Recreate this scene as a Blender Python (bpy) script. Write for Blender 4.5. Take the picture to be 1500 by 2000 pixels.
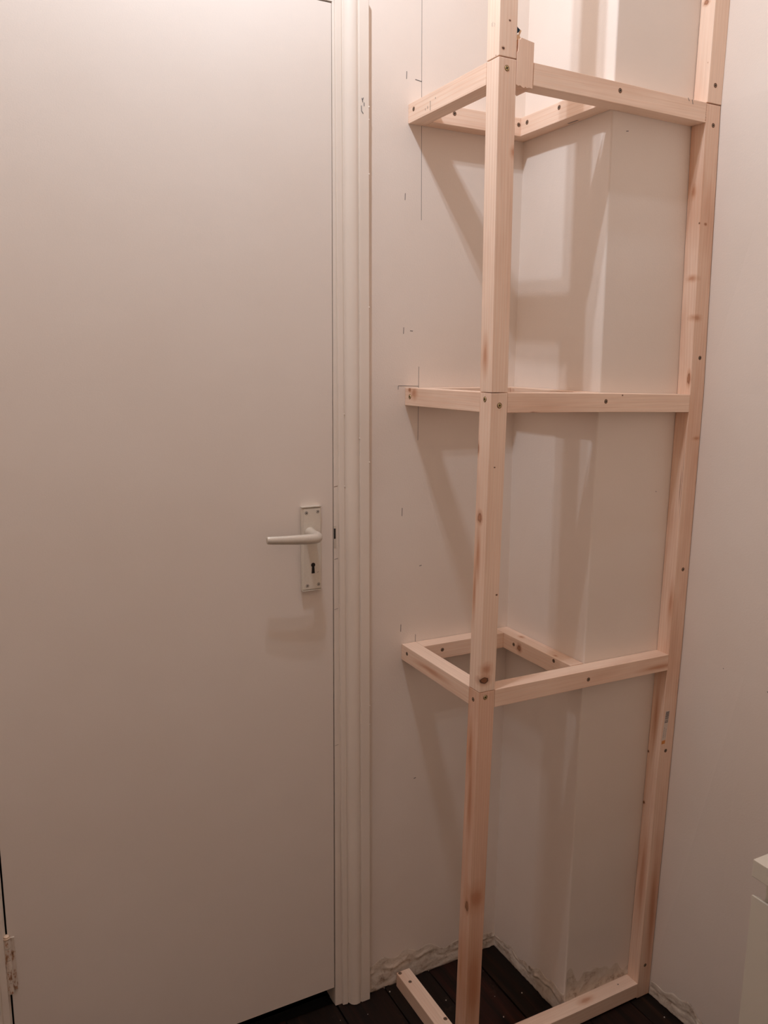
import bpy, bmesh, math, random
from mathutils import Vector, Matrix, noise

for o in list(bpy.data.objects):
    bpy.data.objects.remove(o)
SC = bpy.context.scene
COL = SC.collection
random.seed(7)

# ------------------------------------------------------------------ camera
cam_d = bpy.data.cameras.new('camera')
cam = bpy.data.objects.new('camera', cam_d)
COL.objects.link(cam)
cR = Vector((0.884466, -0.466501, 0.009845))
cU = Vector((0.078109, 0.168826, 0.982546))
cF = Vector((0.460020, 0.868260, -0.185759))
m3 = Matrix((cR, cU, -cF)).transposed()
cam.matrix_world = Matrix.Translation((-1.0932, -1.46599, 1.41964)) @ m3.to_4x4()
cam_d.sensor_fit = 'HORIZONTAL'
cam_d.sensor_width = 36.0
cam_d.lens = 1622.26 / 1500 * 36.0
cam_d.clip_start = 0.02
SC.camera = cam

# ------------------------------------------------------------------ world, lamps, exposure
w = bpy.data.worlds.new('world')
w.use_nodes = True
w.node_tree.nodes['Background'].inputs[0].default_value = (1.0, 0.86, 0.74, 1)
w.node_tree.nodes['Background'].inputs[1].default_value = 0.0
SC.world = w
LAMP_COL = (0.815, 0.885, 0.975)
for nm, loc, pw in (('ceiling_bulb', (-0.727, -0.456, 2.525), 12.9), ('ceiling_bulb', (-0.672, -0.396, 2.504), 12.9)):
    ld = bpy.data.lights.new(nm, 'POINT')
    ld.energy = pw
    ld.color = LAMP_COL
    ld.shadow_soft_size=.01
    lo = bpy.data.objects.new(nm, ld)
    lo.location = loc
    COL.objects.link(lo)
SC.view_settings.view_transform = 'Standard'
SC.view_settings.look = 'None'
SC.view_settings.gamma = 1.0
SC.view_settings.use_curve_mapping = False
SC.view_settings.exposure = 0.0
SC.cycles.max_bounces = 12
SC.cycles.diffuse_bounces = 8

# ------------------------------------------------------------------ materials
def new_mat(name):
    m = bpy.data.materials.new(name)
    m.use_nodes = True
    nt = m.node_tree
    b = nt.nodes['Principled BSDF']
    return m, nt, b

def N(nt, typ, **kw):
    n = nt.nodes.new(typ)
    for k, v in kw.items():
        if k == 'inp':
            for kk, vv in v.items():
                n.inputs[kk].default_value = vv
        else:
            setattr(n, k, v)
    return n

def ramp(nt, stops):
    r = nt.nodes.new('ShaderNodeValToRGB')
    e = r.color_ramp.elements
    while len(e) < len(stops):
        e.new(0.5)
    for i, (p, c) in enumerate(stops):
        e[i].position = p
        e[i].color = (*c, 1) if len(c) == 3 else c
    return r

def paint(name, col, rough=0.55, bump=0.12, scale=260.0, wave=0.25, mottle=0.04):
    """emulsion or gloss paint: roller stipple plus slow unevenness"""
    m, nt, b = new_mat(name)
    tc = N(nt, 'ShaderNodeTexCoord')
    n1 = N(nt, 'ShaderNodeTexNoise', inp={'Scale': scale, 'Detail': 3.0})
    n2 = N(nt, 'ShaderNodeTexNoise', inp={'Scale': 9.0, 'Detail': 2.0})
    n3 = N(nt, 'ShaderNodeTexNoise', inp={'Scale': 3.0, 'Detail': 4.0})
    for n in (n1, n2, n3):
        nt.links.new(tc.outputs['Object'], n.inputs['Vector'])
    c2 = tuple(max(0, c * (1 - mottle) ** (1 + i * .4)) for i, c in enumerate(col))
    r = ramp(nt, [(0.35, c2), (0.65, col)])
    nt.links.new(n3.outputs['Fac'], r.inputs[0])
    nt.links.new(r.outputs[0], b.inputs['Base Color'])
    b1 = N(nt, 'ShaderNodeBump', inp={'Strength': bump, 'Distance': 0.0006})
    nt.links.new(n1.outputs['Fac'], b1.inputs['Height'])
    b2 = N(nt, 'ShaderNodeBump', inp={'Strength': wave, 'Distance': 0.004})
    nt.links.new(n2.outputs['Fac'], b2.inputs['Height'])
    nt.links.new(b1.outputs[0], b2.inputs['Normal'])
    nt.links.new(b2.outputs[0], b.inputs['Normal'])
    b.inputs['Roughness'].default_value = rough
    return m

def plain(name, col, rough=0.6, metal=0.0, var=0.12, scale=120):
    m, nt, b = new_mat(name)
    tc = N(nt, 'ShaderNodeTexCoord')
    n = N(nt, 'ShaderNodeTexNoise', inp={'Scale': scale, 'Detail': 3.0})
    nt.links.new(tc.outputs['Object'], n.inputs['Vector'])
    r = ramp(nt, [(0.3, tuple(c * (1 - var) for c in col)), (0.7, tuple(min(1, c * (1 + var * .5)) for c in col))])
    nt.links.new(n.outputs['Fac'], r.inputs[0])
    nt.links.new(r.outputs[0], b.inputs['Base Color'])
    b.inputs['Roughness'].default_value = rough
    b.inputs['Metallic'].default_value = metal
    return m

WALLC = (0.80, 0.727, 0.668)
M_WALL = paint('white_emulsion', WALLC, 0.72, 0.30, 330, 0.25)
M_WALL2 = paint('cream_emulsion', (0.79, 0.665, 0.565), 0.8, 0.1, 330, 0.2)
M_CEIL = paint('ceiling_white', (0.79, 0.665, 0.565), 0.8, 0.1, 300, 0.2)
M_DOOR = paint('door_eggshell', (0.765, 0.70, 0.645), 0.5, 0.16, 420, 0.18, 0.03)
M_TRIM = paint('trim_gloss', (0.80, 0.73, 0.66), 0.34, 0.10, 60, 0.3, 0.04)
M_CHEST = paint('white_laminate', (0.67, 0.635, 0.55), 0.35, 0.02, 200, 0.05, 0.01)
M_DARK = plain('dark_void', (0.012, 0.009, 0.008), 0.9)
M_GRAPH = plain('graphite', (0.16, 0.155, 0.16), 0.6, 0.0, 0.3, 900)
M_BRASS = plain('passivated_steel', (0.55, 0.43, 0.22), 0.38, 0.8, 0.2, 400)
M_DULL = plain('dull_screw', (0.27, 0.20, 0.15), 0.5, 0.3, 0.3, 400)
M_HOLE = plain('recess_shade_and_crack', (0.20, 0.10, 0.055), 0.85, 0, 0.3, 600)
M_ALU = plain('satin_aluminium', (0.66, 0.61, 0.54), 0.38, 0.30, 0.04, 300)
M_ALU2 = plain('lacquered_plate', (0.70, 0.65, 0.57), 0.36, 0.12, 0.04, 300)
M_LABEL = plain('label_paper', (0.72, 0.62, 0.55), 0.6, 0, 0.05)
M_INK = plain('ink', (0.10, 0.09, 0.10), 0.6)
M_GREYINK = plain('grey_ink', (0.38, 0.32, 0.30), 0.6)
M_ORANGE = plain('orange_print', (0.68, 0.27, 0.07), 0.6)
M_BLUE = plain('blue_plug', (0.02, 0.07, 0.13), 0.5)
M_SPLINT = plain('raw_splinter', (0.80, 0.56, 0.36), 0.8, 0, 0.2, 300)

def plaster_mat():
    m, nt, b = new_mat('rough_plaster')
    tc = N(nt, 'ShaderNodeTexCoord')
    n1 = N(nt, 'ShaderNodeTexNoise', inp={'Scale': 35.0, 'Detail': 6.0, 'Roughness': 0.7})
    n2 = N(nt, 'ShaderNodeTexNoise', inp={'Scale': 160.0, 'Detail': 4.0})
    nt.links.new(tc.outputs['Object'], n1.inputs['Vector'])
    nt.links.new(tc.outputs['Object'], n2.inputs['Vector'])
    r = ramp(nt, [(0.30, (0.16, 0.11, 0.075)), (0.37, (0.42, 0.33, 0.26)), (0.46, (0.62, 0.54, 0.46)), (0.75, (0.72, 0.65, 0.575))])
    nt.links.new(n1.outputs['Fac'], r.inputs[0])
    nt.links.new(r.outputs[0], b.inputs['Base Color'])
    bp = N(nt, 'ShaderNodeBump', inp={'Strength': 0.5, 'Distance': 0.0015})
    nt.links.new(n2.outputs['Fac'], bp.inputs['Height'])
    nt.links.new(bp.outputs[0], b.inputs['Normal'])
    b.inputs['Roughness'].default_value = 0.85
    return m
M_PLAST = plaster_mat()

def chipped_mat():
    m, nt, b = new_mat('chipped_hinge_paint')
    tc = N(nt, 'ShaderNodeTexCoord')
    n1 = N(nt, 'ShaderNodeTexNoise', inp={'Scale': 90.0, 'Detail': 5.0, 'Roughness': 0.65})
    mp = N(nt, 'ShaderNodeMapping')
    mp.inputs['Scale'].default_value = (1.6, 1.6, 0.6)
    nt.links.new(tc.outputs['Object'], mp.inputs[0])
    nt.links.new(mp.outputs[0], n1.inputs['Vector'])
    r = ramp(nt, [(0.30, (0.10, 0.05, 0.03)), (0.40, (0.40, 0.22, 0.13)), (0.47, (0.64, 0.55, 0.47)), (0.8, (0.74, 0.66, 0.58))])
    nt.links.new(n1.outputs['Fac'], r.inputs[0])
    nt.links.new(r.outputs[0], b.inputs['Base Color'])
    b.inputs['Roughness'].default_value = 0.5
    return m
M_HINGE = chipped_mat()

def wood(name, axis, knots=(), seed=0.0, tint=(0, 0, 0), centre=(0, 0, 0), figure=1.0, deep=0.0):
    """sawn pine: growth lines along the axis, fine fibre, listed knots (world point, radius across, radius along, kind)"""
    m, nt, b = new_mat(name)
    L = nt.links
    tc = N(nt, 'ShaderNodeTexCoord')
    ai = 'XYZ'.index(axis)
    # --- growth rings
    sc = [1.0, 1.0, 1.0]
    sc[ai] = 0.055
    mp = N(nt, 'ShaderNodeMapping')
    mp.inputs['Scale'].default_value = sc
    mp.inputs['Location'].default_value = (seed * .013 + .021, seed * .017 - .034, seed * .011 + .028)
    L.new(tc.outputs['Object'], mp.inputs[0])
    wv = N(nt, 'ShaderNodeTexWave', wave_type='RINGS', rings_direction=axis, wave_profile='SAW',
           inp={'Scale': 62.0, 'Distortion': 3.2, 'Detail': 2.0, 'Detail Scale': 1.0, 'Detail Roughness': 0.5})
    L.new(mp.outputs[0], wv.inputs['Vector'])
    sc2 = [420.0] * 3
    sc2[ai] = 9.0
    mp2 = N(nt, 'ShaderNodeMapping')
    mp2.inputs['Scale'].default_value = sc2
    L.new(tc.outputs['Object'], mp2.inputs[0])
    fib = N(nt, 'ShaderNodeTexNoise', inp={'Scale': 1.0, 'Detail': 2.0})
    L.new(mp2.outputs[0], fib.inputs['Vector'])
    sc3 = [14.0] * 3
    sc3[ai] = 3.0
    mp3 = N(nt, 'ShaderNodeMapping')
    mp3.inputs['Scale'].default_value = sc3
    mp3.inputs['Location'].default_value = (seed, seed * 2, seed * 3)
    L.new(tc.outputs['Object'], mp3.inputs[0])
    big = N(nt, 'ShaderNodeTexNoise', inp={'Scale': 1.0, 'Detail': 3.0})
    L.new(mp3.outputs[0], big.inputs['Vector'])
    base = (0.90 + tint[0], 0.70 + tint[1], 0.57 + tint[2])
    late = (0.83 + tint[0], 0.58 + tint[1], 0.43 + tint[2])
    red = (0.60 + tint[0], 0.30 + tint[1], 0.17 + tint[2])
    r1 = ramp(nt, [(0.0, base), (0.62, base), (0.9, late), (1.0, base)])
    L.new(wv.outputs['Fac'], r1.inputs[0])
    mx0 = N(nt, 'ShaderNodeMix', data_type='RGBA')
    mx0.inputs[6].default_value = (*base, 1)
    mx0.inputs[0].default_value = 0.55 * figure
    L.new(r1.outputs[0], mx0.inputs[7])
    rb = ramp(nt, [(0.48, (0, 0, 0)), (0.80, (0.55 + deep,) * 3)])
    L.new(big.outputs['Fac'], rb.inputs[0])
    mx1 = N(nt, 'ShaderNodeMix', data_type='RGBA')
    L.new(rb.outputs[0], mx1.inputs[0])
    L.new(mx0.outputs[2], mx1.inputs[6])
    mx1.inputs[7].default_value = (*red, 1)
    rf = ramp(nt, [(0.3, (0.90, 0.88, 0.86)), (0.7, (1.03, 1.03, 1.03))])
    L.new(fib.outputs['Fac'], rf.inputs[0])
    mx2 = N(nt, 'ShaderNodeMix', data_type='RGBA', blend_type='MULTIPLY')
    mx2.inputs[0].default_value = 0.7
    L.new(mx1.outputs[2], mx2.inputs[6])
    L.new(rf.outputs[0], mx2.inputs[7])
    out = mx2.outputs[2]
    for (p, rc, rl, kind) in knots:
        mk = N(nt, 'ShaderNodeMapping', vector_type='POINT')
        s = [1.0 / rc] * 3
        s[ai] = 1.0 / rl
        q = [p[i] - centre[i] for i in range(3)]
        mk.inputs['Scale'].default_value = s
        mk.inputs['Location'].default_value = [-q[i] * s[i] for i in range(3)]
        L.new(tc.outputs['Object'], mk.inputs[0])
        nk = N(nt, 'ShaderNodeTexNoise', inp={'Scale': 1.3, 'Detail': 2.0})
        L.new(mk.outputs[0], nk.inputs['Vector'])
        ln = N(nt, 'ShaderNodeVectorMath', operation='LENGTH')
        L.new(mk.outputs[0], ln.inputs[0])
        ad = N(nt, 'ShaderNodeMath', operation='MULTIPLY_ADD')
        L.new(nk.outputs['Fac'], ad.inputs[0])
        ad.inputs[1].default_value = 0.5
        L.new(ln.outputs['Value'], ad.inputs[2])
        if kind == 'dead':      # black-rimmed
            st = [(0.0, (0.20, 0.075, 0.03, 1)), (0.30, (0.26, 0.10, 0.045, 1)), (0.40, (0.06, 0.025, 0.015, 1)), (0.47, (0.45, 0.20, 0.10, .55)), (0.8, (0.6, 0.3, 0.16, 0))]
        elif kind == 'pin':
            st = [(0.0, (0.05, 0.02, 0.012, 1)), (0.34, (0.10, 0.04, 0.02, 1)), (0.5, (0.5, 0.24, 0.12, .4)), (0.7, (0.6, 0.3, 0.16, 0))]
        elif kind == 'stain':
            st = [(0.0, (0.50, 0.20, 0.10, .85)), (0.35, (0.52, 0.22, 0.11, .7)), (0.6, (0.6, 0.3, 0.16, .35)), (0.9, (0.6, 0.3, 0.16, 0))]
        elif kind == 'crack':
            st = [(0.0, (0.10, 0.04, 0.03, .9)), (0.4, (0.16, 0.06, 0.04, .7)), (0.55, (0.5, 0.22, 0.12, 0)), (1, (0.5, 0.22, 0.12, 0))]
        else:                   # live red knot
            st = [(0.0, (0.36, 0.14, 0.065, .9)), (0.25, (0.42, 0.18, 0.085, .9)), (0.42, (0.26, 0.10, 0.05, .9)), (0.5, (0.52, 0.25, 0.13, .6)), (0.85, (0.6, 0.3, 0.16, 0))]
        rk = ramp(nt, [(a * .5 if False else a, c) for a, c in st])
        sc_ = N(nt, 'ShaderNodeMath', operation='MULTIPLY')
        sc_.inputs[1].default_value = 0.5
        L.new(ad.outputs[0], sc_.inputs[0])
        L.new(sc_.outputs[0], rk.inputs[0])
        mx = N(nt, 'ShaderNodeMix', data_type='RGBA')
        L.new(rk.outputs['Alpha'], mx.inputs[0])
        L.new(out, mx.inputs[6])
        L.new(rk.outputs['Color'], mx.inputs[7])
        out = mx.outputs[2]
    L.new(out, b.inputs['Base Color'])
    b.inputs['Roughness'].default_value = 0.62
    bp = N(nt, 'ShaderNodeBump', inp={'Strength': 0.22, 'Distance': 0.0004})
    L.new(fib.outputs['Fac'], bp.inputs['Height'])
    L.new(bp.outputs[0], b.inputs['Normal'])
    return m

def floor_mat(name, seed, red=0.0):
    m, nt, b = new_mat(name)
    tc = N(nt, 'ShaderNodeTexCoord')
    mp = N(nt, 'ShaderNodeMapping')
    mp.inputs['Scale'].default_value = (60, 3.5, 60)
    mp.inputs['Location'].default_value = (seed, seed, 0)
    nt.links.new(tc.outputs['Object'], mp.inputs[0])
    n = N(nt, 'ShaderNodeTexNoise', inp={'Scale': 1.0, 'Detail': 4.0, 'Roughness': 0.6})
    nt.links.new(mp.outputs[0], n.inputs['Vector'])
    r = ramp(nt, [(0.35, (0.006, 0.003, 0.002)), (0.6, (0.014 + red, 0.0065, 0.0035)), (0.8, (0.035 + red * 2, 0.016, 0.008))])
    nt.links.new(n.outputs['Fac'], r.inputs[0])
    n2 = N(nt, 'ShaderNodeTexNoise', inp={'Scale': 14.0, 'Detail': 5.0, 'Roughness': 0.7})
    nt.links.new(tc.outputs['Object'], n2.inputs['Vector'])
    rd = ramp(nt, [(0.62, (0, 0, 0)), (0.74, (0.4, 0.4, 0.4))])
    nt.links.new(n2.outputs['Fac'], rd.inputs[0])
    mx = N(nt, 'ShaderNodeMix', data_type='RGBA')
    nt.links.new(rd.outputs[0], mx.inputs[0])
    nt.links.new(r.outputs[0], mx.inputs[6])
    mx.inputs[7].default_value = (0.09, 0.06, 0.035, 1)
    nt.links.new(mx.outputs[2], b.inputs['Base Color'])
    b.inputs['Roughness'].default_value = 0.62
    b.inputs['Specular IOR Level'].default_value = 0.22
    bp = N(nt, 'ShaderNodeBump', inp={'Strength': 0.4, 'Distance': 0.0012})
    nt.links.new(n.outputs['Fac'], bp.inputs['Height'])
    nt.links.new(bp.outputs[0], b.inputs['Normal'])
    return m

# ------------------------------------------------------------------ object helpers
def link(name, me, mats, parent=None, origin=None):
    """mesh given in world coordinates; origin moves the object's own origin"""
    if not isinstance(mats, (list, tuple)):
        mats = [mats]
    for m in mats:
        me.materials.append(m)
    o = bpy.data.objects.new(name, me)
    org = Vector(origin) if origin is not None else Vector((0, 0, 0))
    if origin is not None:
        me.transform(Matrix.Translation(-org))
    COL.objects.link(o)
    wp = Vector((0, 0, 0))
    if parent is not None:
        o.parent = parent
        p = parent
        while p is not None:
            wp += p.location
            p = p.parent
    o.location = org - wp
    return o

def from_bm(name, bm, mats, parent=None, origin=None, smooth=False):
    bmesh.ops.recalc_face_normals(bm, faces=bm.faces)
    me = bpy.data.meshes.new(name)
    bm.to_mesh(me)
    bm.free()
    if smooth:
        for p in me.polygons:
            p.use_smooth = True
    return link(name, me, mats, parent, origin)

def empty(name, loc, label, cat):
    o = bpy.data.objects.new(name, None)
    o.empty_display_size = 0.1
    o.location = loc
    o['label'] = label
    o['category'] = cat
    COL.objects.link(o)
    return o

def structure(o):
    o['kind'] = 'structure'
    return o

def box_bm(bm, lo, hi, bevel=0.0, mat=0):
    vs = [bm.verts.new((x, y, z)) for x in (lo[0], hi[0]) for y in (lo[1], hi[1]) for z in (lo[2], hi[2])]
    fs = []
    for idx in ((0, 1, 3, 2), (4, 6, 7, 5), (0, 4, 5, 1), (2, 3, 7, 6), (0, 2, 6, 4), (1, 5, 7, 3)):
        f = bm.faces.new([vs[i] for i in idx])
        f.material_index = mat
        fs.append(f)
    if bevel > 0:
        es = set(e for f in fs for e in f.edges)
        bmesh.ops.recalc_face_normals(bm, faces=fs)
        bmesh.ops.bevel(bm, geom=list(es), offset=bevel, segments=2, affect='EDGES', profile=0.6)
    return fs

def box(name, lo, hi, mat, parent=None, bevel=0.0, origin=None):
    bm = bmesh.new()
    box_bm(bm, lo, hi, bevel)
    return from_bm(name, bm, mat, parent, origin or tuple((a + b) / 2 for a, b in zip(lo, hi)))

def loft(name, sections, mat, parent, bevel=0.0009, splinters=()):
    """timber through given 4-corner sections; splinters: (end index, count) ragged fibres at that end"""
    bm = bmesh.new()
    rings = [[bm.verts.new(p) for p in s] for s in sections]
    for a, b_ in zip(rings, rings[1:]):
        for i in range(4):
            bm.faces.new((a[i], a[(i + 1) % 4], b_[(i + 1) % 4], b_[i]))
    bm.faces.new(rings[0])
    bm.faces.new(list(reversed(rings[-1])))
    bmesh.ops.recalc_face_normals(bm, faces=bm.faces)
    es = [e for e in bm.edges if len(e.link_faces) == 2 and e.link_faces[0].normal.angle(e.link_faces[1].normal) > 0.5]
    if bevel:
        bmesh.ops.bevel(bm, geom=es, offset=bevel, segments=2, affect='EDGES', profile=0.6)
    for end, cnt, side in splinters:
        s = [Vector(p) for p in sections[end]]
        o2 = [Vector(p) for p in sections[1 if end == 0 else -2]]
        d = (sum(s, Vector()) - sum(o2, Vector())).normalized()
        a, c = s[side], s[(side + 1) % 4]
        for k in range(cnt):
            t = (k + 0.3 + random.random() * .5) / cnt
            p = a.lerp(c, t)
            ln = 0.0012 + random.random() * 0.0028
            wd = (c - a) * (0.3 / cnt)
            inn = (sum(s, Vector()) / 4 - p).normalized() * 0.003
            v = [bm.verts.new(p - wd), bm.verts.new(p + wd), bm.verts.new(p + inn), bm.verts.new(p + d * ln + wd * .6)]
            for q in ((0, 1, 2), (0, 1, 3), (1, 2, 3), (0, 2, 3)):
                bm.faces.new([v[i] for i in q])
    c = sum((Vector(p) for s in sections for p in s), Vector()) / (4 * len(sections))
    o = from_bm(name, bm, mat, parent, c)
    return o

def cen(sections):
    return tuple(sum((Vector(p) for s in sections for p in s), Vector()) / (4 * len(sections)))

def strip(bm, p0, p1, wdt, nrm, lift=0.00025, mat=0):
    p0, p1, nrm = Vector(p0), Vector(p1), Vector(nrm)
    d = (p1 - p0).normalized()
    s = d.cross(nrm) * wdt / 2
    n = nrm * lift
    a = [bm.verts.new(p + q + n) for p, q in ((p0, s), (p1, s), (p1, -s), (p0, -s))]
    f = bm.faces.new(a)
    f.material_index = mat
    b_ = [bm.verts.new(v.co - n * .8) for v in a]
    for i in range(4):
        g = bm.faces.new((a[i], a[(i + 1) % 4], b_[(i + 1) % 4], b_[i]))
        g.material_index = mat

def mark(parent, p0, p1, wdt, nrm, name='pencil_mark', mat=None):
    bm = bmesh.new()
    strip(bm, p0, p1, wdt, nrm)
    return from_bm(name, bm, mat or M_GRAPH, parent, tuple((Vector(p0) + Vector(p1)) / 2))

def screw_mesh(kind):
    """countersunk cross-head screw, axis +Z out of the surface"""
    bm = bmesh.new()
    def disc(r, z0, z1, seg, mat, dish=0.0):
        rb = [bm.verts.new((r * math.cos(a), r * math.sin(a), z0)) for a in [2 * math.pi * i / seg for i in range(seg)]]
        rt = [bm.verts.new((r * .86 * math.cos(a), r * .86 * math.sin(a), z1)) for a in [2 * math.pi * i / seg for i in range(seg)]]
        c = bm.verts.new((0, 0, z1 - dish))
        for i in range(seg):
            j = (i + 1) % seg
            bm.faces.new((rb[i], rb[j], rt[j], rt[i])).material_index = mat
            bm.faces.new((rt[i], rt[j], c)).material_index = mat
    big = kind == 'bright'
    disc(0.0054 if big else 0.0036 if kind == 'silver' else 0.0046, -0.0004, 0.00018, 16, 1)  # dark ring here and dark cross below: recess shade put into colour
    disc(0.0042 if big else 0.0030, -0.0004, 0.00075 if big else 0.00035, 16, 0, 0.0002)
    L_ = 0.0026 if big else 0.0018
    zz = 0.00085 if big else 0.00045
    for a in (0.5, 0.5 + math.pi / 2):
        d = Vector((math.cos(a), math.sin(a), 0)) * L_
        s = Vector((-math.sin(a), math.cos(a), 0)) * 0.00055
        vs = [bm.verts.new(p + Vector((0, 0, zz))) for p in (d + s, d - s, -d - s, -d + s)]
        bm.faces.new(vs).material_index = 2
    bmesh.ops.recalc_face_normals(bm, faces=bm.faces)
    me = bpy.data.meshes.new('screw_' + kind)
    bm.to_mesh(me)
    bm.free()
    for m in (M_BRASS if big else M_ALU if kind == 'silver' else M_DULL, M_INK if kind == 'silver' else M_HOLE, M_DARK):
        me.materials.append(m)
    return me
SCREW = {k: screw_mesh(k) for k in ('bright', 'dull', 'silver')}

def wloc(p):
    v = Vector((0, 0, 0))
    while p is not None:
        v += p.location
        p = p.parent
    return v

def screw(parent, p, nrm, kind='dull', spin=0.0, label=None):
    o = bpy.data.objects.new('screw', SCREW[kind])
    COL.objects.link(o)
    o.parent = parent
    o.rotation_mode = 'QUATERNION'
    q = Vector(nrm).to_track_quat('Z', 'Y')
    o.rotation_quaternion = q
    o.location = Vector(p) - wloc(parent)
    if label:
        o['label'] = label
    return o

# ------------------------------------------------------------------ measured room figures (metres)
T, H, W1, W2 = 0.034, 0.0343, 0.0341, 0.0368
XL, YC, XD = -0.2739, -0.2574, 0.2337
YF = YC - T
ZL = [0.0364, 0.8161, 1.3546, 1.8836]
ZN = ZL + [2.4]
P1X = [-0.0045, 0.0025, 0.0046, 0.0002, -0.0032]
P1Y = [0.0039, -0.0008, -0.0037, -0.0001, 0.0023]
P2X = [-0.0104, 0.0071, 0.0104, -0.0056, -0.0014]
CX = [-0.0002, 0.0034, -0.0026, -0.0020, 0.0]
BX = [0.0025, 0.0035, 0.0045, -0.0034, -0.0058]
DZL = [-0.0022, 0.0013, 0.0007, 0.0]
DZC = [0.0, 0.0, 0.0012, -0.0006]
DZB = [0.0, 0.0005, 0.0001, 0.0019]
DZP = [0.0, 0.0016, 0.0035, 0.0018]
DZQ = [0.0021, -0.0035, -0.0057, -0.0029]
LX = [-0.0042, 0.0029, 0.0022, 0.0008]
ROOM_L, ROOM_F, ROOM_H = -1.72, -2.15, 3.0
def ip(tab, z):
    if z <= ZN[0]:
        return tab[0]
    for i in range(4):
        if z <= ZN[i + 1]:
            t = (z - ZN[i]) / (ZN[i + 1] - ZN[i])
            return tab[i] * (1 - t) + tab[i + 1] * t
    return tab[4]

# ------------------------------------------------------------------ floor
floor = structure(box('floor', (ROOM_L - .05, ROOM_F - .05, -0.06), (XD + .06, 0.06, -0.022), M_DARK))
FM = [floor_mat('stained_board', s * 3.7, r) for s, r in ((0, 0), (1, .012), (2, 0), (3, .004))]
xb, k = ROOM_L, 0
while xb < XD + 0.02:
    wd = 0.118
    x1 = min(xb + wd, XD + 0.03)
    bm = bmesh.new()
    dz = 0.0012 * math.sin(k * 2.3)
    box_bm(bm, (xb + .0014, ROOM_F, -0.022), (x1 - .0014, 0.012, -0.0014 + dz), 0.0012)
    from_bm('floorboard', bm, FM[k % 4], floor, ((xb + x1) / 2, -1.1, -0.01))
    xb = x1
    k += 1

# ------------------------------------------------------------------ walls
def grid_wall(name, rows, mat, parent=None, thick=None, smooth=True):
    """rows: list of lists of points (bottom to top); thick: outward vector for the back skin"""
    bm = bmesh.new()
    vr = [[bm.verts.new(p) for p in r] for r in rows]
    nr, nc = len(vr), len(vr[0])
    for a in range(nr - 1):
        for c in range(nc - 1):
            bm.faces.new((vr[a][c], vr[a][c + 1], vr[a + 1][c + 1], vr[a + 1][c]))
    if thick is not None:
        t = Vector(thick)
        vb = [[bm.verts.new(v.co + t) for v in r] for r in vr]
        for a in range(nr - 1):
            for c in range(nc - 1):
                bm.faces.new((vb[a][c + 1], vb[a][c], vb[a + 1][c], vb[a + 1][c + 1]))
        for a in range(nr - 1):
            bm.faces.new((vr[a][0], vr[a + 1][0], vb[a + 1][0], vb[a][0]))
            bm.faces.new((vr[a][-1], vb[a][-1], vb[a + 1][-1], vr[a + 1][-1]))
        for c in range(nc - 1):
            bm.faces.new((vr[0][c], vb[0][c], vb[0][c + 1], vr[0][c + 1]))
            bm.faces.new((vr[-1][c], vr[-1][c + 1], vb[-1][c + 1], vb[-1][c]))
    return from_bm(name, bm, mat, parent)

ZR = [-0.02] + ZL + [2.4, ROOM_H]
DXL, DXR = -1.0672, -0.4296          # door opening
wall_back = structure(grid_wall('wall_back', [[(-0.4175, 0.0, z), (-0.2, 0.0, z), (ip(CX, z), 0.0, z)] for z in ZR], M_WALL, None, (0, 0.05, 0)))
box('wall_panel', (DXL - .010, 0.0, 2.045), (-0.4175, 0.05, ROOM_H), M_WALL, wall_back)
box('wall_panel', (ROOM_L, 0.0, -0.02), (DXL - .010, 0.05, ROOM_H), M_WALL, wall_back)

# pier: niche side face and front face share one rounded corner
def pier_row(z):
    c, b_ = ip(CX, z), ip(BX, z)
    r = 0.0035
    pts = [(c, 0.0, z), ((c + b_) / 2, YC / 2, z)]
    for i in range(5):
        a = math.pi / 2 * i / 4
        pts.append((b_ + r - r * math.cos(a), YC + r - r * math.sin(a), z))
    pts += [(0.12, YC, z), (XD + ip(P2X, z) + .002, YC, z)]
    return pts
bm = bmesh.new()
vr = [[bm.verts.new(p) for p in pier_row(z)] for z in ZR]
for a in range(len(vr) - 1):
    for c in range(len(vr[0]) - 1):
        bm.faces.new((vr[a][c], vr[a][c + 1], vr[a + 1][c + 1], vr[a + 1][c]))
# close the pier as a solid
bk = [bm.verts.new((XD + ip(P2X, z) + .002, 0.0, z)) for z in ZR]
for a in range(len(vr) - 1):
    bm.faces.new((vr[a][-1], bk[a], bk[a + 1], vr[a + 1][-1]))
    bm.faces.new((bk[a], vr[a][0], vr[a + 1][0], bk[a + 1]))
bm.faces.new(vr[0] + [bk[0]])
bm.faces.new(list(reversed(vr[-1] + [bk[-1]])))
wall_pier = structure(from_bm('wall_pier', bm, M_WALL))

wall_right = structure(grid_wall('wall_right', [[(XD + .0012 + ip(P2X, z) * (1 if y > -.45 else .4), y, z) for y in (0.05, YC, YF, -0.45, -0.9, -1.5, ROOM_F)] for z in ZR], M_WALL, None, (0.05, 0, 0)))
wall_left = structure(box('wall_left', (ROOM_L - .05, ROOM_F, -.02), (ROOM_L, 0.05, ROOM_H), M_WALL2))
wall_front = structure(box('wall_front', (ROOM_L - .05, ROOM_F - .05, -.02), (XD + .06, ROOM_F, ROOM_H), M_WALL2))
ceiling = structure(box('ceiling', (ROOM_L - .05, ROOM_F - .05, ROOM_H), (XD + .06, 0.06, ROOM_H + .04), M_CEIL))

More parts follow.
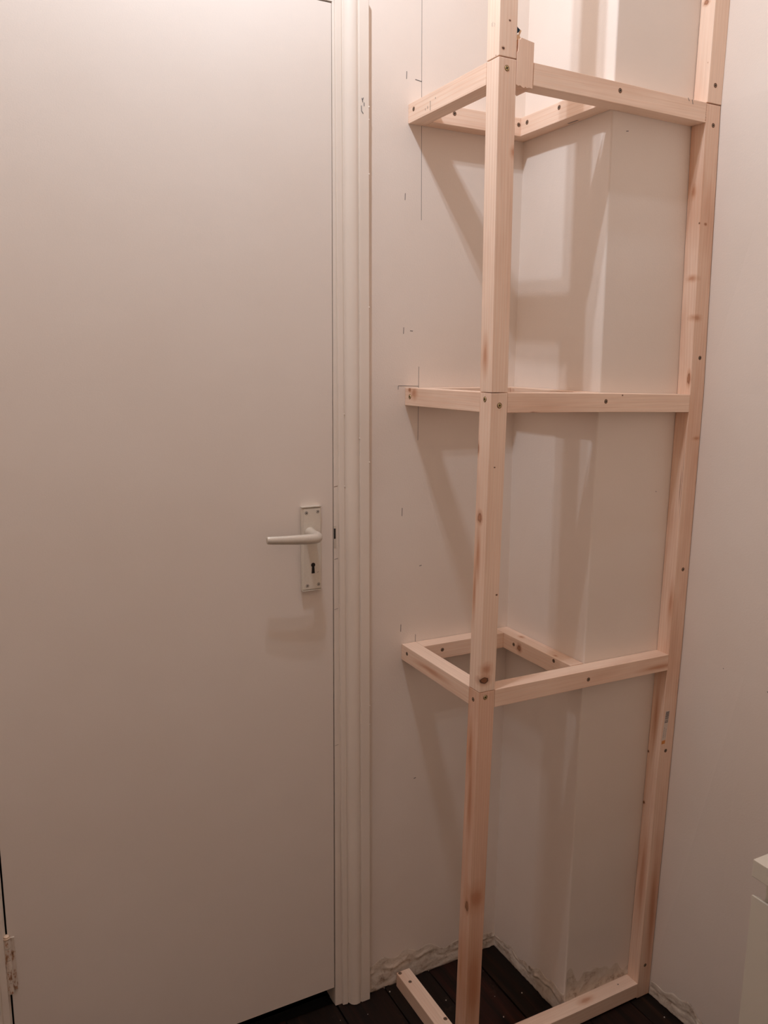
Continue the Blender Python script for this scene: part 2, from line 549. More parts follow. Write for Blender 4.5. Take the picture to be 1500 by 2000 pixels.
# ------------------------------------------------------------------ rough plaster left where the skirting was
def plaster(name, parent, p0, p1, nrm, h_fn, n=110, m=24, thick=0.009, seed=0.0, z0=0.0):
    """lumpy band standing on the floor from p0 to p1 (xy), bulging along nrm"""
    p0, p1, nrm = Vector(p0), Vector(p1), Vector(nrm)
    bm = bmesh.new()
    g = []
    for i in range(n + 1):
        t = i / n
        p = p0.lerp(p1, t)
        hh = h_fn(t) * (1 + 0.45 * noise.noise(Vector((t * 7 + seed, 3.1, 0))))
        col = []
        for j in range(m + 1):
            s = j / m
            z = z0 + hh * s
            q = Vector((p.x * 55 + seed, p.y * 55, z * 55))
            f = noise.fractal(q * .8, 1.0, 2.0, 3) * .75 + .25 * noise.noise(Vector((t * 14 + seed, 8.0, s * 3)))
            edge = .70 + .16 * noise.noise(Vector((t * 6 + seed, 1.7, 0)))
            prof = max(0.0, 1 - s) ** 0.7 * 0.42 + (0.16 + 0.55 * noise.noise(Vector((t * 17 + seed, 4.4, 0)))) * math.exp(-((s - edge) / .06) ** 2) - 0.16 * math.exp(-((s - edge + .12) / .06) ** 2)
            if j == m:
                d = -0.001
            else:
                d = thick * max(0.02, prof * (0.9 + 0.6 * f) + 0.16 * f)
            base = z if j else z0 + 0.004 * max(0, noise.noise(Vector((p.x * 90 + seed, p.y * 90, 5.0)))) 
            col.append(bm.verts.new((p.x + nrm.x * d, p.y + nrm.y * d, base)))
        g.append(col)
    for i in range(n):
        for j in range(m):
            bm.faces.new((g[i][j], g[i + 1][j], g[i + 1][j + 1], g[i][j + 1]))
    # close back against the wall
    back = [[bm.verts.new((p0.lerp(p1, i / n).x - nrm.x * .001, p0.lerp(p1, i / n).y - nrm.y * .001, z)) for i in range(n + 1)] for z in (z0,)]
    for i in range(n):
        bm.faces.new((g[i][0], back[0][i], back[0][i + 1], g[i + 1][0]))
    o = from_bm(name, bm, M_PLAST, parent, tuple((p0 + p1) / 2), smooth=True)
    return o
plaster('plaster_ridge', wall_back, (-0.352, 0, 0), (0.0, 0, 0), (0, -1, 0), lambda t: 0.085 - 0.05 * t, seed=1.3, thick=.0062)
plaster('plaster_ridge', wall_pier, (0.001, 0, 0), (0.002, YC, 0), (-1, 0, 0), lambda t: 0.036 + 0.022 * t, seed=7.7, thick=.0055)
plaster('plaster_ridge', wall_pier, (0.006, YC, 0), (0.19, YC, 0), (0, -1, 0), lambda t: 0.105 - 0.04 * t, seed=4.2, thick=.0035, z0=0.0)
plaster('plaster_ridge', wall_right, (XD - .0095, YF - .002, 0), (XD - .003, -0.55, 0), (-1, 0, 0), lambda t: 0.030 + 0.022 * math.sin(t * 5.0) ** 2, n=120, seed=9.4, thick=.006)

# torn paint flap at the pier foot
bm = bmesh.new()
pts = [(0.004, -0.236, .004), (-0.012, -0.246, .010), (-0.004, -0.252, .016), (-0.010, -0.262, .006), (0.006, -0.259, .003), (0.004, -0.250, .022)]
vv = [bm.verts.new(p) for p in pts]
for q in ((0, 1, 2), (2, 3, 4), (0, 2, 5), (2, 4, 5)):
    bm.faces.new([vv[i] for i in q])
bmesh.ops.solidify(bm, geom=bm.faces[:], thickness=.0008)
from_bm('paint_flap', bm, plain('torn_paint', (0.60, 0.36, 0.25), .8), wall_pier, pts[2])

# ------------------------------------------------------------------ pencil setting-out on the walls
NY = (0, -1, 0)
for a, b_, wd in (
        ((-.2477, 0, 2.07), (-.2406, 0, 1.678), .0007), ((-.2406, 0, 1.3974), (-.2400, 0, 1.249), .0008),
        ((-.2376, 0, .834), (-.2376, 0, .8155), .0009), ((-.2777, 0, 1.9408), (-.2780, 0, 1.9275), .0012),
        ((-.2592, 0, 1.9292), (-.2447, 0, 1.9275), .0014), ((-.2773, 0, 1.7245), (-.2777, 0, 1.712), .0012),
        ((-.2766, 0, 1.4735), (-.2770, 0, 1.461), .0012), ((-.2620, 0, 1.4674), (-.2560, 0, 1.4668), .0013),
        ((-.2743, 0, 1.1112), (-.2746, 0, 1.0941), .0012), ((-.2734, 0, .861), (-.2738, 0, .845), .0013),
        ((-.2872, 0, 1.3596), (-.2406, 0, 1.3585), .0010), ((-.2870, 0, 1.3596), (-.2876, 0, 1.352), .0008),
        ((-.2310, 0, .9835), (-.2255, 0, .9845), .0014), ((-.2354, 0, .4995), (-.2300, 0, .5003), .0018)):
    mark(wall_back, a, b_, wd, NY)
NX = (-1, 0, 0)
def xr(z): return XD + .0012 + ip(P2X, z) * .4
for a, b_, wd in (((0, -.5022, .8042), (0, -.5110, .8008), .0016), ((0, -.3858, .2128), (0, -.3985, .2125), .0014),
                  ((0, -.4000, .8150), (0, -.4012, .8138), .0016)):
    mark(wall_right, (xr(a[2]) - .0002, a[1], a[2]), (xr(b_[2]) - .0002, b_[1], b_[2]), wd, NX, 'scuff_mark')
for a, b_, wd in (((.0319, YC, 1.8190), (.0375, YC, 1.8200), .0014), ((.0150, YC, .0500), (.0148, YC, .0650), .0030), ((.1680, YC, 1.1545), (.1700, YC, 1.1530), .0012)):
    mark(wall_pier, a, b_, wd, NY, 'scuff_mark')

# ------------------------------------------------------------------ door, lining, architrave
def dxr(z): return -0.4284 - 0.0025 * (z - 1)
door = structure(grid_wall('door_1', [[(DXL + .0022, 0.0, z), (-0.75, 0.0, z), (dxr(z) - (.0030 - .0009 * z), 0.0, z)] for z in (0.047, 0.7, 1.3, 2.028)], M_DOOR, None, (0, 0.038, 0)))
lin = structure(grid_wall('trim_1', [[(dxr(z), -0.0006, z), (dxr(z) + .004, -0.0010, z), (-0.4150, -0.0010, z)] for z in (0.0, 1.0, 2.045)], M_TRIM, None, (0, 0.10, 0)))
lin.name = 'trim_1'
structure(box('trim_2', (DXL - .012, -.001, 0.0), (DXL - .0010, .10, 2.045), M_TRIM))
structure(box('trim_3', (DXL - .0010, -.001, 2.031), (dxr(2.04) + .002, .10, 2.045), M_TRIM))
# near-black sheet behind the leaf, painted for the unlit space beyond
structure(box('dark_backing', (DXL - .010, .100, -.02), (-0.415, .104, 2.05), M_DARK))

ARCH = [(-.4205, 0.0), (-.4205, .0070), (-.4195, .0082), (-.4100, .0088), (-.4080, .0072), (-.4063, .0072), (-.4052, .0108),
        (-.4025, .0148), (-.3985, .0180), (-.3935, .0199), (-.3885, .0203), (-.3845, .0193), (-.3822, .0172), (-.3805, .0162),
        (-.3798, .0186), (-.3788, .0194), (-.3605, .0194), (-.3592, .0182), (-.3588, 0.0)]
def arch_mesh(name, mirror, ztop):
    bm = bmesh.new()
    zs = [0.0008, 0.02, 0.6, 1.16, 1.7, ztop]
    rings = []
    for z in zs:
        r = []
        for x, p in ARCH:
            x2 = x - 0.0085 * (z - 1.16)
            if mirror:
                x2 = (DXL - .0045) - (x + .4205)
            jag = 0.0
            if z < .001:
                jag = 0.003 * abs(noise.noise(Vector((x * 300, 1, 2))))
            r.append(bm.verts.new((x2, -p, z + jag)))
        rings.append(r)
    for a, b_ in zip(rings, rings[1:]):
        for i in range(len(ARCH) - 1):
            bm.faces.new((a[i], a[i + 1], b_[i + 1], b_[i]))
        bm.faces.new((a[-1], a[0], b_[0], b_[-1]))
    bm.faces.new(rings[0])
    bm.faces.new(list(reversed(rings[-1])))
    o = structure(from_bm(name, bm, M_TRIM))
    for p in o.data.polygons:
        p.use_smooth = True
    try:
        o.data.set_sharp_from_angle(angle=0.6)
    except Exception:
        pass
    return o
arch_r = arch_mesh('trim_5', False, 2.052)
arch_l = arch_mesh('trim_6', True, 2.052)
bm = bmesh.new()
xs = (DXL - .070, -0.3672)
rr = [[bm.verts.new((x, -p, 2.053 + (q + .4205))) for q, p in ARCH] for x in xs]
for i in range(len(ARCH) - 1):
    bm.faces.new((rr[0][i], rr[0][i + 1], rr[1][i + 1], rr[1][i]))
bm.faces.new(rr[0]); bm.faces.new(list(reversed(rr[1]))); bm.faces.new((rr[0][-1], rr[0][0], rr[1][0], rr[1][-1]))
structure(from_bm('trim_7', bm, M_TRIM))
# scrapes and paint nibs on the architrave
for a, b_ in (((-.3745, 1.875), (-.3725, 1.868)), ((-.3715, 1.876), (-.3735, 1.871)), ((-.3755, 1.862), (-.3750, 1.853)), ((-.3750, 1.853), (-.3715, 1.849)), ((-.3700, 1.868), (-.3698, 1.862))):
    mark(arch_r, (a[0] - .006, -.0196, a[1]), (b_[0] - .006, -.0196, b_[1]), .0012, NY, 'scuff_mark')
random.seed(3)
for kk in range(16):
    z = 0.25 + 1.75 * random.random()
    x, p = random.choice(((-.4085, .0082), (-.3800, .0175), (-.4200, .0075), (-.3596, .0190)))
    r = .0008 + .0008 * random.random()
    bm = bmesh.new()
    bmesh.ops.create_icosphere(bm, subdivisions=1, radius=r)
    bmesh.ops.scale(bm, vec=(1, .7, 1.6), verts=bm.verts)
    c = Vector((x - .0085 * (z - 1.16), -p, z))
    bmesh.ops.translate(bm, vec=c, verts=bm.verts)
    from_bm('paint_nib', bm, M_TRIM, arch_r, c, smooth=True)
for z in (1.019, .915, 1.165, .62):   # horizontal filler joints on the lining edge
    mark(lin, (dxr(z) + .0008, -.0008, z), (dxr(z) + .0085, -.0011, z + .0016), .0010, NY, 'paint_crack', M_HOLE if z > 1.1 else M_GREYINK)

# strike plate in the lining
sp = box('strike_plate', (dxr(1.06) + .0003, -.0017, 1.0425), (dxr(1.06) + .0050, .02, 1.0870), M_ALU, lin, .0006)
box('latch_slot', (dxr(1.06) + .0001, -.0021, 1.0610), (dxr(1.06) + .0034, .0, 1.0820), M_DARK, sp, .0008)

# hinge
hx, hy = DXL + .0004, -.0045
bm = bmesh.new()
def cyl(bm, c, r, z0, z1, seg=14, mat=0, top=1.0):
    rb = [bm.verts.new((c[0] + r * math.cos(2 * math.pi * i / seg), c[1] + r * math.sin(2 * math.pi * i / seg), z0)) for i in range(seg)]
    rt = [bm.verts.new((c[0] + r * top * math.cos(2 * math.pi * i / seg), c[1] + r * top * math.sin(2 * math.pi * i / seg), z1)) for i in range(seg)]
    for i in range(seg):
        bm.faces.new((rb[i], rb[(i + 1) % seg], rt[(i + 1) % seg], rt[i])).material_index = mat
    bm.faces.new(list(reversed(rb))).material_index = mat
    bm.faces.new(rt).material_index = mat
for zl in ((.288, .3095), (.3105, .3325), (.3335, .3555), (.3565, .3785), (.3795, .3965)):
    cyl(bm, (hx, hy), .0056, *zl)
hinge = from_bm('hinge', bm, M_HINGE, door, (hx, hy, .34))
bm = bmesh.new(); box_bm(bm, (hx + .0045, -.0028, .290), (hx + .0125, .002, .395), .0006)
from_bm('hinge_leaf', bm, M_HINGE, hinge, (hx + .008, 0, .34))
bm = bmesh.new(); cyl(bm, (hx, hy), .0060, .3968, .4005); cyl(bm, (hx, hy), .0060, .4006, .4035, top=.55)
from_bm('hinge_cap', bm, plain('old_cream_paint', (.80, .62, .47), .5), hinge, (hx, hy, .40), smooth=True)

# lever handle on a long plate
hd = box('handle_plate', (-.4995, -.0070, .9635), (-.4590, 0.0, 1.1315), M_ALU2, door, .0012)
bm = bmesh.new()
# front cover, sides slope in and bulge about the keyhole
zs = [.9675, 1.0, 1.030, 1.060, 1.1275]
bul = [0, .0004, .0012, .0002, 0]
pr = []
for z, b_ in zip(zs, bul):
    pr.append([bm.verts.new(v) for v in ((-.5000 - b_, -.0068, z), (-.4965, -.0106, z), (-.4620, -.0106, z), (-.4588 + b_ * .3, -.0068, z))])
for a, b_ in zip(pr, pr[1:]):
    for i in range(3):
        bm.faces.new((a[i], a[i + 1], b_[i + 1], b_[i]))
    bm.faces.new((a[3], a[0], b_[0], b_[3]))
bm.faces.new(pr[0]); bm.faces.new(list(reversed(pr[-1])))
from_bm('plate_cover', bm, M_ALU2, hd, (-.48, -.009, 1.04))
for z0, z1 in ((1.1296, 1.1318), (.9632, .9654)):
    box('plate_lip', (-.4998, -.0112, z0), (-.4590, -.0065, z1), M_ALU, hd, .0006)
for x, z in ((-.4907, 1.1194), (-.4671, 1.1205), (-.4897, .9745), (-.4660, .9752)):
    o = screw(hd, (x, -.0107, z), NY, 'silver')
bm = bmesh.new()
seg = 18
ring = []
for i in range(seg):
    a = math.pi * (-0.30) + (2 * math.pi - math.pi * .4) * i / (seg - 1)
    ring.append((-.4775 + .0044 * math.cos(a), 1.0155 + .0044 * math.sin(a)))
poly = [(-.4775 - .0034, .9985), (-.4775 + .0034, .9985)] + ring
vs = [bm.verts.new((x, -.01085, z)) for x, z in poly]
vb = [bm.verts.new((x, -.0104, z)) for x, z in poly]
bm.faces.new(vs)
for i in range(len(vs)):
    j = (i + 1) % len(vs)
    bm.faces.new((vs[i], vb[i], vb[j], vs[j]))
from_bm('keyhole', bm, M_DARK, hd, (-.4775, -.0106, 1.008))
mark(hd, (-.4690, -.0107, .9990), (-.4665, -.0107, 1.0012), .0008, NY, 'scuff_mark')

def sweep(bm, path, seg=20):
    """path: (centre, side vector*half width, up vector*half height)"""
    rings = []
    for c, s, u in path:
        rings.append([bm.verts.new(Vector(c) + Vector(s) * math.cos(2 * math.pi * i / seg) + Vector(u) * math.sin(2 * math.pi * i / seg)) for i in range(seg)])
    for a, b_ in zip(rings, rings[1:]):
        for i in range(seg):
            bm.faces.new((a[i], a[(i + 1) % seg], b_[(i + 1) % seg], b_[i]))
    bm.faces.new(rings[0]); bm.faces.new(list(reversed(rings[-1])))
bm = bmesh.new()
bx, bz = -.4835, 1.0795
path = []
for y, r in ((-.0095, .0135), (-.0120, .0110), (-.018, .0100), (-.028, .0096), (-.036, .0094)):
    path.append(((bx, y, bz), (r, 0, 0), (0, 0, r)))
path += [((bx + .0008, -.043, bz - .0005), (.0100, -.003, 0), (0, -.001, .0098)),
         ((bx - .0005, -.0495, bz - .0015), (.0078, -.0075, 0), (0, 0, .0100)),
         ((bx - .009, -.0535, bz - .0020), (.001, -.0078, 0), (0, 0, .0100)),
         ((-.512, -.0545, 1.0785), (0, -.0068, 0), (0, 0, .0098)),
         ((-.535, -.0545, 1.0795), (0, -.0062, 0), (0, 0, .0090)),
         ((-.560, -.0535, 1.0810), (0, -.0058, 0), (0, 0, .0080)),
         ((-.580, -.0520, 1.0822), (0, -.0056, 0), (0, 0, .0076)),
         ((-.5853, -.0515, 1.0824), (0, -.0052, 0), (0, 0, .0072)),
         ((-.5868, -.0513, 1.0824), (0, -.0034, 0), (0, 0, .0052))]
sweep(bm, path)
lever = from_bm('lever_handle', bm, M_ALU, door, (bx, -.03, bz), smooth=True)
lever.modifiers.new('s', 'SUBSURF').levels = 1
lever.modifiers['s'].render_levels = 2
# lever and plate sit in the door: keep plate a part, lever a part

# ------------------------------------------------------------------ timber shelf frame
frame = empty('timber_frame', (-0.02, -0.145, 0.0), 'tall open frame of pale pine battens screwed into the corner beside the white door', 'frame')
KN = {}
def post1(i0, z0, z1, knots, seed, ext=False, **kw):
    # section rows
    def sec(z):
        x, y = XL + ip(P1X, z), YC + ip(P1Y, z)
        return [(x, y - T, z), (x + W1, y - T, z), (x + W1, y, z), (x, y, z)]
    secs = [sec(z0), sec(z1)]
    m = wood('pine_post', 'Z', knots, seed, centre=cen(secs), **kw)
    return loft('post', secs, m, frame)
zp = [ZL[i] + DZP[i] for i in range(4)]
p_a = post1(0, 0.0, zp[1] - .0005, [((-.2760, -.2790, .3780), .0085, .0165, 'dead'), ((-.262, -.292, .395), .02, .03, 'stain'),
      ((-.274, -.275, .60), .008, .09, 'stain'), ((-.262, -.2915, .20), .02, .12, 'stain'), ((-.2735, -.270, .70), .006, .05, 'stain')], 2.0, deep=.35, tint=(-.10, -.15, -.15))
p_b = post1(1, zp[1] + .0005, zp[2] - .0006, [((-.2620, -.2915, .8400), .0150, .0100, 'dead'), ((-.2697, -.2735, 1.1390), .0085, .0125, 'knot'),
      ((-.2568, -.2944, 1.2303), .0026, .0018, 'pin'), ((-.2418, -.2932, .9992), .0034, .0024, 'pin'), ((-.2690, -.2600, 1.2600), .005, .013, 'knot'),
      ((-.270, -.272, 1.07), .006, .045, 'stain'), ((-.2705, -.265, 1.00), .004, .05, 'stain'), ((-.2580, -.2930, .860), .012, .012, 'stain')], 5.0)
p_c = post1(2, zp[2] + .0006, zp[3] - .0006, [((-.2396, -.2924, 1.7452), .006, .009, 'stain'), ((-.272, -.274, 1.42), .008, .03, 'stain')], 9.0, figure=1.2)
def sec_top(z):
    x, y = XL + ip(P1X, z) - .0002, YC + ip(P1Y, z)
    return [(x, y - T, z), (x + W1, y - T, z), (x + W1, y, z), (x, y, z)]
secs = [sec_top(zp[3] + .0008), sec_top(2.4), sec_top(ROOM_H - .001)]
p_d = loft('post', secs, wood('pine_post', 'Z', [((-.2549, -.2912, 1.9395), .0030, .0024, 'pin'), ((-.2660, -.2915, 1.8975), .0044, .0036, 'pin'),
      ((-.2745, -.2830, 1.888), .0014, .002, 'pin')], 13.0, centre=cen(secs)), frame)

# right-hand post in the corner of pier and right wall
def sec2(z, gap=.0008):
    x = XD + ip(P2X, z) - .0004
    return [(x - W2, YF, z), (x, YF, z), (x, YC - gap, z), (x - W2, YC - gap, z)]
zq3 = ZL[3] + DZQ[3]
secs = [sec2(0.0), sec2(ZL[0]), sec2(ZL[1]), sec2(ZL[2]), sec2(zq3 - .0010)]
q_a = loft('post', secs, wood('pine_post', 'Z', [
    ((.196, -.2722, 1.7285), .0060, .0120, 'stain'), ((.1977, -.2899, 1.6699), .0022, .0028, 'pin'), ((.2126, -.2914, 1.6690), .0042, .0030, 'knot'),
    ((.2004, -.2800, 1.5700), .012, .0060, 'stain'), ((.2090, -.2880, 1.4960), .012, .0060, 'stain'), ((.2067, -.2852, 1.3800), .0050, .016, 'knot'),
    ((.2054, -.2852, 1.17), .0012, .06, 'crack'), ((.2060, -.2890, 1.10), .0010, .20, 'crack'), ((.2340, -.2914, 1.262), .010, .004, 'stain'),
    ((.1988, -.2596, .5831), .0045, .0040, 'pin'), ((.1961, -.2600, .4639), .0050, .0045, 'dead'), ((.198, -.272, .68), .006, .075, 'stain'),
    ((.2450, -.2914, .24), .012, .010, 'stain'), ((.206, -.2850, .92), .006, .04, 'stain'), ((.1900, -.2750, .30), .010, .12, 'stain'), ((.2130, -.2914, .20), .010, .15, 'stain')],
    17.0, centre=cen(secs), deep=.25, tint=(-.05, -.07, -.07)), frame)
secs = [sec2(zq3 + .0012), sec2(2.4), sec2(ROOM_H - .001)]
for s in secs:
    for i in range(4):
        s[i] = (s[i][0] + .0012, s[i][1] - .0004, s[i][2])
q_b = loft('post', secs, wood('pine_post', 'Z', [((.1930, -.2710, 2.0560), .0075, .0062, 'knot'), ((.1918, -.2856, 1.9505), .0016, .0022, 'pin')], 21.0, centre=cen(secs), figure=.6), frame)

def ysec(x0, x1, y, zt, hh=H):
    return [(x0, y, zt - hh), (x1, y, zt - hh), (x1, y, zt), (x0, y, zt)]
def xsec(x, y0, y1, zt, hh=H):
    return [(x, y0, zt - hh), (x, y1, zt - hh), (x, y1, zt), (x, y0, zt)]
rails = {}
KL = {3: [], 2: [((-.2719, -.0186, 1.3528), .0058, .0058, 'knot'), ((-.2719, -.036, 1.346), .012, .012, 'stain')], 1: [((-.2719, -.12, .80), .006, .06, 'stain')], 0: []}
KA = {1: [], 2: [], 3: []}
KB = {3: [], 2: [((-.0317, -.0405, 1.350), .0040, .0060, 'knot')], 1: [((-.0323, -.0910, .7991), .0095, .0095, 'knot'), ((-.0120, -.0740, .8161), .0060, .0085, 'stain'), ((-.0204, -.1996, .8161), .004, .006, 'stain')]}
KF = {3: [], 2: [((-.1766, -.2914, 1.3225), .0050, .022, 'crack'), ((.0300, -.2914, 1.3500), .0022, .0025, 'pin')], 1: [((.18, -.2914, .79), .006, .05, 'stain')], 0: [((.05, -.275, .0364), .008, .02, 'stain')]}
for l in (3, 2, 1, 0):
    z = ZL[l]
    # left rail: wall to front post
    x0 = XL + LX[l]; x1 = XL + ip(P1X, z)
    yend = YC + ip(P1Y, z) + .0004
    secs = [ysec(x0, x0 + T, -.0006, z + DZL[l]), ysec(x1, x1 + T, yend, z + DZP[l])]
    if l == 0:
        secs = [ysec(x0, x0 + T, -.0105, z + DZL[l]), ysec(x1, x1 + T, yend, z)]
    r = loft('rail', secs, wood('pine_rail', 'Y', KL[l], 31.0 + l * 3, centre=cen(secs), figure=1.5 if l == 3 else 1.0), frame,
             splinters=[(0, 7, 3)] if l in (3, 1) else [])
    rails['L%d' % l] = r
    # front rail: front post to right post
    xa = x1 + W1 + .0005
    if l == 3:
        xa = -.2050
    xz = XD + ip(P2X, z) - .0004 - W2 - .0004
    f = DZP[l] if l != 3 else DZP[l] + .0008
    yf0 = YF + ip(P1Y, z)
    secs = [xsec(xa, yf0, yf0 + T, z + f), xsec(0.0, YF - .0004, YC - .0006, z + f + (DZQ[l] - f) * .45), xsec(xz, YF - .0004, YC - .0006, z + DZQ[l])]
    r = loft('rail', secs, wood('pine_rail', 'X', KF[l], 47.0 + l * 5, centre=cen(secs), figure=.7), frame,
             splinters=[(-1, 8, 3)] if l == 3 else [])
    rails['F%d' % l] = r
    if l:
        c, b_ = ip(CX, z), ip(BX, z)
        # back rail on the wall, side rail on the pier
        secs = [xsec(x0 + T + .0004, -T, -.0006, z + DZL[l]), xsec(c - T - .0004, -T, -.0006, z + DZC[l])]
        rails['A%d' % l] = loft('rail', secs, wood('pine_rail', 'X', KA[l], 60.0 + l * 4, centre=cen(secs)), frame)
        secs = [ysec(c - T, c - .0008, -.0006, z + DZC[l]), ysec(b_ - T, b_ - .0008, YC + .0004, z + DZB[l])]
        rails['B%d' % l] = loft('rail', secs, wood('pine_rail', 'Y', KB[l], 80.0 + l * 4, centre=cen(secs)), frame)

BR = 'bright brass-coloured cross-head screw'
NZ = (0, 0, 1)
screw(p_c, (-.2579, YF - .0001, 1.8696), NY, 'bright')
screw(p_b, (-.2516, YF - .0038, 1.3367), NY, 'bright', label=BR)
screw(p_b, (XL + .0045, -.2766, 1.3465), NX, 'bright', label=BR)
screw(p_a, (-.2579, YF - .0008, .8069), NY, 'bright', label=BR)
screw(p_a, (XL + .0023, -.2730, .7982), NX, 'dull')
screw(rails['L3'], (XL + .0007, -.0202, 1.8709), NX)
screw(rails['L2'], (XL + .0024, -.0195, 1.3386), NX, 'bright')
screw(rails['L1'], (XL + .0029, -.0234, .8032), NX)
for x, y in ((-.2716, -.0155), (-.2640, -.0490), (-.2502, -.1766)):
    screw(rails['L0'], (x, y, .0345 + (.0016 if y < -.1 else 0)), NZ)
screw(rails['A3'], (-.1915, -T, 1.8704), NY)
screw(rails['A3'], (-.0414, -T, 1.8697), NY)
screw(rails['A1'], (-.1901, -T, .8025), NY)
screw(rails['B3'], (-.0366, -.054, 1.8706), NX)
screw(rails['B3'], (-.0370, -.151, 1.8747), NX)
screw(rails['B1'], (-.0306, -.0715, .8010), NX)
screw(rails['B1'], (-.0305, -.2065, .8094), NX)
screw(rails['F3'], (-.0192, YF - .0004, 1.8708), NY)
screw(rails['F3'], (.1767, -.2729, ZL[3] - H - .0018), (0, 0, -1))
screw(rails['F2'], (-.0101, YF - .0006, 1.3395), NY)
screw(rails['F1'], (-.0127, YF - .0005, .7970), NY)
screw(rails['F0'], (.1449, -.2726, .0379), NZ)
screw(q_b, (.2097, YF - .0005, 1.9126), NY)
for x, z in ((.2125, 1.8442), (.2258, 1.4201), (.2253, .9931), (.2161, .5947), (.2045, .0786)):
    screw(q_a, (x, YF, z), NY)

# pencil ticks and scribble on the timber
mark(rails['F3'], (.1430, YF - .0004, 1.8822), (.1465, YF - .0004, 1.8770), .0012, NY)
mark(rails['F3'], (.1535, YF - .0004, 1.8805), (.1560, YF - .0004, 1.8730), .0012, NY)
for a, b_ in (((-.0640, 1.8615), (-.0640, 1.8580)), ((-.0720, 1.8635), (-.0722, 1.8590)), ((-.0810, 1.8700), (-.0812, 1.8540)), ((-.0990, 1.8720), (-.0990, 1.8690))):
    mark(rails['L3'], (XL + .0005, a[0], a[1]), (XL + .0005, b_[0], b_[1]), .0009, NX)
for a, b_ in (((-.2690, 1.9395), (-.2695, 1.9340)), ((-.2725, 1.9400), (-.2725, 1.9330)), ((-.2765, 1.9375), (-.2785, 1.9345)), ((-.2785, 1.9345), (-.2765, 1.9320))):
    mark(p_d, (XL - .0002, a[0], a[1]), (XL - .0002, b_[0], b_[1]), .0006, NX, 'pencil_mark', M_GREYINK)

mark(rails['B3'], (-.0130, -.150, 1.8497), (-.0120, -.176, 1.8500), .004, (0, 0, -1), 'dirt_smear', M_GREYINK)
# bar code label on the right post
bm = bmesh.new()
yl = YF - .0001
def q2(u, v):  # u across 0..1, v down 0..1, follows the leaning post
    z = .6840 - v * .070
    return (.2072 + .0105 * u - v * .0062, z)
def lab(u0, v0, u1, v1, lift, mi):
    c = [q2(u0, v0), q2(u1, v0), q2(u1, v1), q2(u0, v1)]
    f = bm.faces.new([bm.verts.new((x, yl - lift, z)) for x, z in c])
    f.material_index = mi
lab(0, -.03, 1.1, .90, .00005, 0)
t, i = 0.0, 0
random.seed(11)
while t < .36:
    bw = random.choice((.006, .010, .016, .022))
    lab(.12, t, 1.05, min(t + bw, .37), .00012, 1)
    t += bw + random.choice((.005, .008, .012))
for k in range(9):
    lab(.20 + .03 * (k % 2), .50 + k * .038, .42, .50 + k * .038 + .022, .00012, 2)
for k in range(5):
    lab(.72, .55 + k * .06, .86, .55 + k * .06 + .03, .00012, 2)
lab(.10, .92, 1.02, 1.03, .00008, 3)
me_l = from_bm('barcode_label', bm, [M_LABEL, M_INK, M_GREYINK, M_ORANGE], q_a, (.211, yl, .65))
me_l['label'] = 'small white paper barcode sticker with grey print and orange edge'

# offcut packed between front post and top front rail
bm = bmesh.new()
yb0, yb1 = YF - .0006, YC + .008
def block_pts(y, j):
    random.seed(40)
    pts = [(-.2388, 1.8485), (-.2350, 1.8470), (-.2310, 1.8482), (-.2270, 1.8462), (-.2230, 1.8452), (-.2205, 1.8476), (-.2180, 1.8458), (-.2130, 1.8472), (-.2064, 1.8466)]
    if j:
        pts = [(x, z + .004 * (1 if -.226 < x < -.208 else -.2)) for x, z in pts]
    pts += [(-.2062, 1.9150), (-.2200, 1.9168), (-.2318, 1.9185), (-.2340, 1.9150), (-.2362, 1.9165), (-.2366, 1.9030), (-.2374, 1.8975), (-.2388, 1.8960)]
    return [bm.verts.new((x, y, z)) for x, z in pts]
fr, bkf = block_pts(yb0, 0), block_pts(yb1, 1)
bm.faces.new(fr); bm.faces.new(list(reversed(bkf)))
for i in range(len(fr)):
    j = (i + 1) % len(fr)
    bm.faces.new((fr[i], bkf[i], bkf[j], fr[j]))
cc = (-.2225, (yb0 + yb1) / 2, 1.882)
blk = from_bm('offcut_block', bm, wood('pine_offcut', 'Z', [], 3.3, centre=cc, figure=.4), frame, cc)
blk['label'] = 'short upright pine offcut with a torn lower end'
# torn sliver and blue plug standing up behind the block
bm = bmesh.new()
pl = [(-.2366, -.2895, 1.9050), (-.2345, -.2895, 1.9170), (-.2315, -.2895, 1.9180), (-.2330, -.2880, 1.9225), (-.2298, -.2890, 1.9300), (-.2318, -.2880, 1.9310), (-.2345, -.2885, 1.9285), (-.2352, -.2880, 1.9225), (-.2375, -.2890, 1.9240), (-.2390, -.2880, 1.9200), (-.2380, -.2890, 1.9150)]
bm.faces.new([bm.verts.new(p) for p in pl])
bmesh.ops.solidify(bm, geom=bm.faces[:], thickness=.003)
from_bm('splinter', bm, M_SPLINT, blk, pl[3])
bm = bmesh.new()
pl = [(-.2392, -.2870, 1.9240), (-.2360, -.2875, 1.9262), (-.2300, -.2880, 1.9300), (-.2335, -.2875, 1.9322), (-.2366, -.2865, 1.9350), (-.2392, -.2870, 1.9395)]
bm.faces.new([bm.verts.new(p) for p in pl])
bmesh.ops.solidify(bm, geom=bm.faces[:], thickness=.003)
o = from_bm('wall_plug', bm, M_BLUE, blk, pl[3])
o['label'] = 'torn scrap of dark blue plastic'

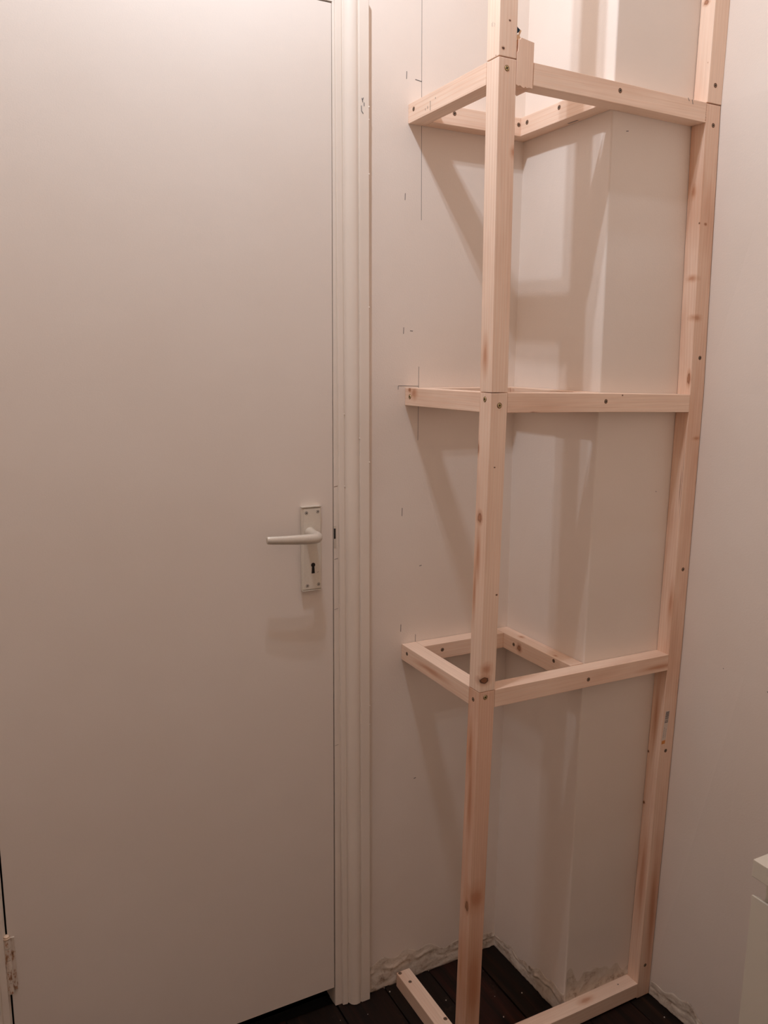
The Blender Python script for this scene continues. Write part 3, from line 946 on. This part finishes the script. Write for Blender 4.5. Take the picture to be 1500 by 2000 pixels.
# ------------------------------------------------------------------ chest of drawers at the right edge
chest = empty('drawer_chest', (0.066, -1.05, 0.0), 'white laminate drawer chest with overhanging top, at the bottom right against the right wall', 'chest')
cx0, cy1 = -.0985, -.7535
cy0 = -1.36
box('chest_top', (cx0 - .0015, cy0, .6755), (.228, cy1 + .0020, .7030), M_CHEST, chest, .0012)
box('side_panel', (cx0 + .028, cy1 - .0205, .03), (.226, cy1 - .0025, .6755), M_CHEST, chest, .0008)
box('side_panel', (cx0 + .028, cy0 + .002, .03), (.226, cy0 + .020, .6755), M_CHEST, chest, .0008)
box('back_panel', (.220, cy0 + .0205, .03), (.226, cy1 - .021, .6750), M_CHEST, chest)
box('plinth', (cx0 + .045, cy0 + .021, .0), (cx0 + .060, cy1 - .021, .085), M_CHEST, chest)
box('shelf_panel', (cx0 + .035, cy0 + .021, .085), (.219, cy1 - .021, .101), M_CHEST, chest)
for z0, z1 in ((.275, .6450), (.090, .2700)):
    bm = bmesh.new()
    a, b2 = (cx0 + .0008, cx0 + .0200)
    vs = []
    for y in (cy0, cy1):
        vs.append([bm.verts.new(p) for p in ((a, y, z0), (b2, y, z0), (b2, y, z1 - .010), (a + .003, y, z1), (a, y, z1))])
    n5 = 5
    for i in range(n5):
        j = (i + 1) % n5
        bm.faces.new((vs[0][i], vs[0][j], vs[1][j], vs[1][i]))
    bm.faces.new(vs[0]); bm.faces.new(list(reversed(vs[1])))
    dr = from_bm('drawer', bm, M_CHEST, chest, (cx0, (cy0 + cy1) / 2, (z0 + z1) / 2))
    box('drawer_box', (cx0 + .0204, cy0 + .030, z0 + .01), (.20, cy1 - .030, z1 - .055), M_CHEST, dr)

# ------------------------------------------------------------------ crumbs of plaster on the boards
bm = bmesh.new()
random.seed(5)
spots = [(-.113, -.198), (-.035, -.16), (.10, -.40), (-.51, -.10), (-.20, -.10), (-.30, -.02), (.20, -.36)]
for i in range(36):
    if i < len(spots):
        x, y = spots[i]; r = .0016
    else:
        x, y, r = random.uniform(-.6, .21), random.uniform(-.5, -.015), random.uniform(.0004, .0010)
        if x > -.01 and y > YF:
            continue
        if XL - .01 < x < XL + T + .01 or YF - .01 < y < YC + .01:
            continue
    g = bmesh.ops.create_icosphere(bm, subdivisions=1, radius=r)
    bmesh.ops.translate(bm, vec=(x, y, r * .6), verts=g['verts'])
o = from_bm('plaster_crumbs', bm, M_PLAST)
o['label'] = 'scattered tiny pale plaster crumbs on the dark floorboards'
o['category'] = 'debris'
o['kind'] = 'stuff'
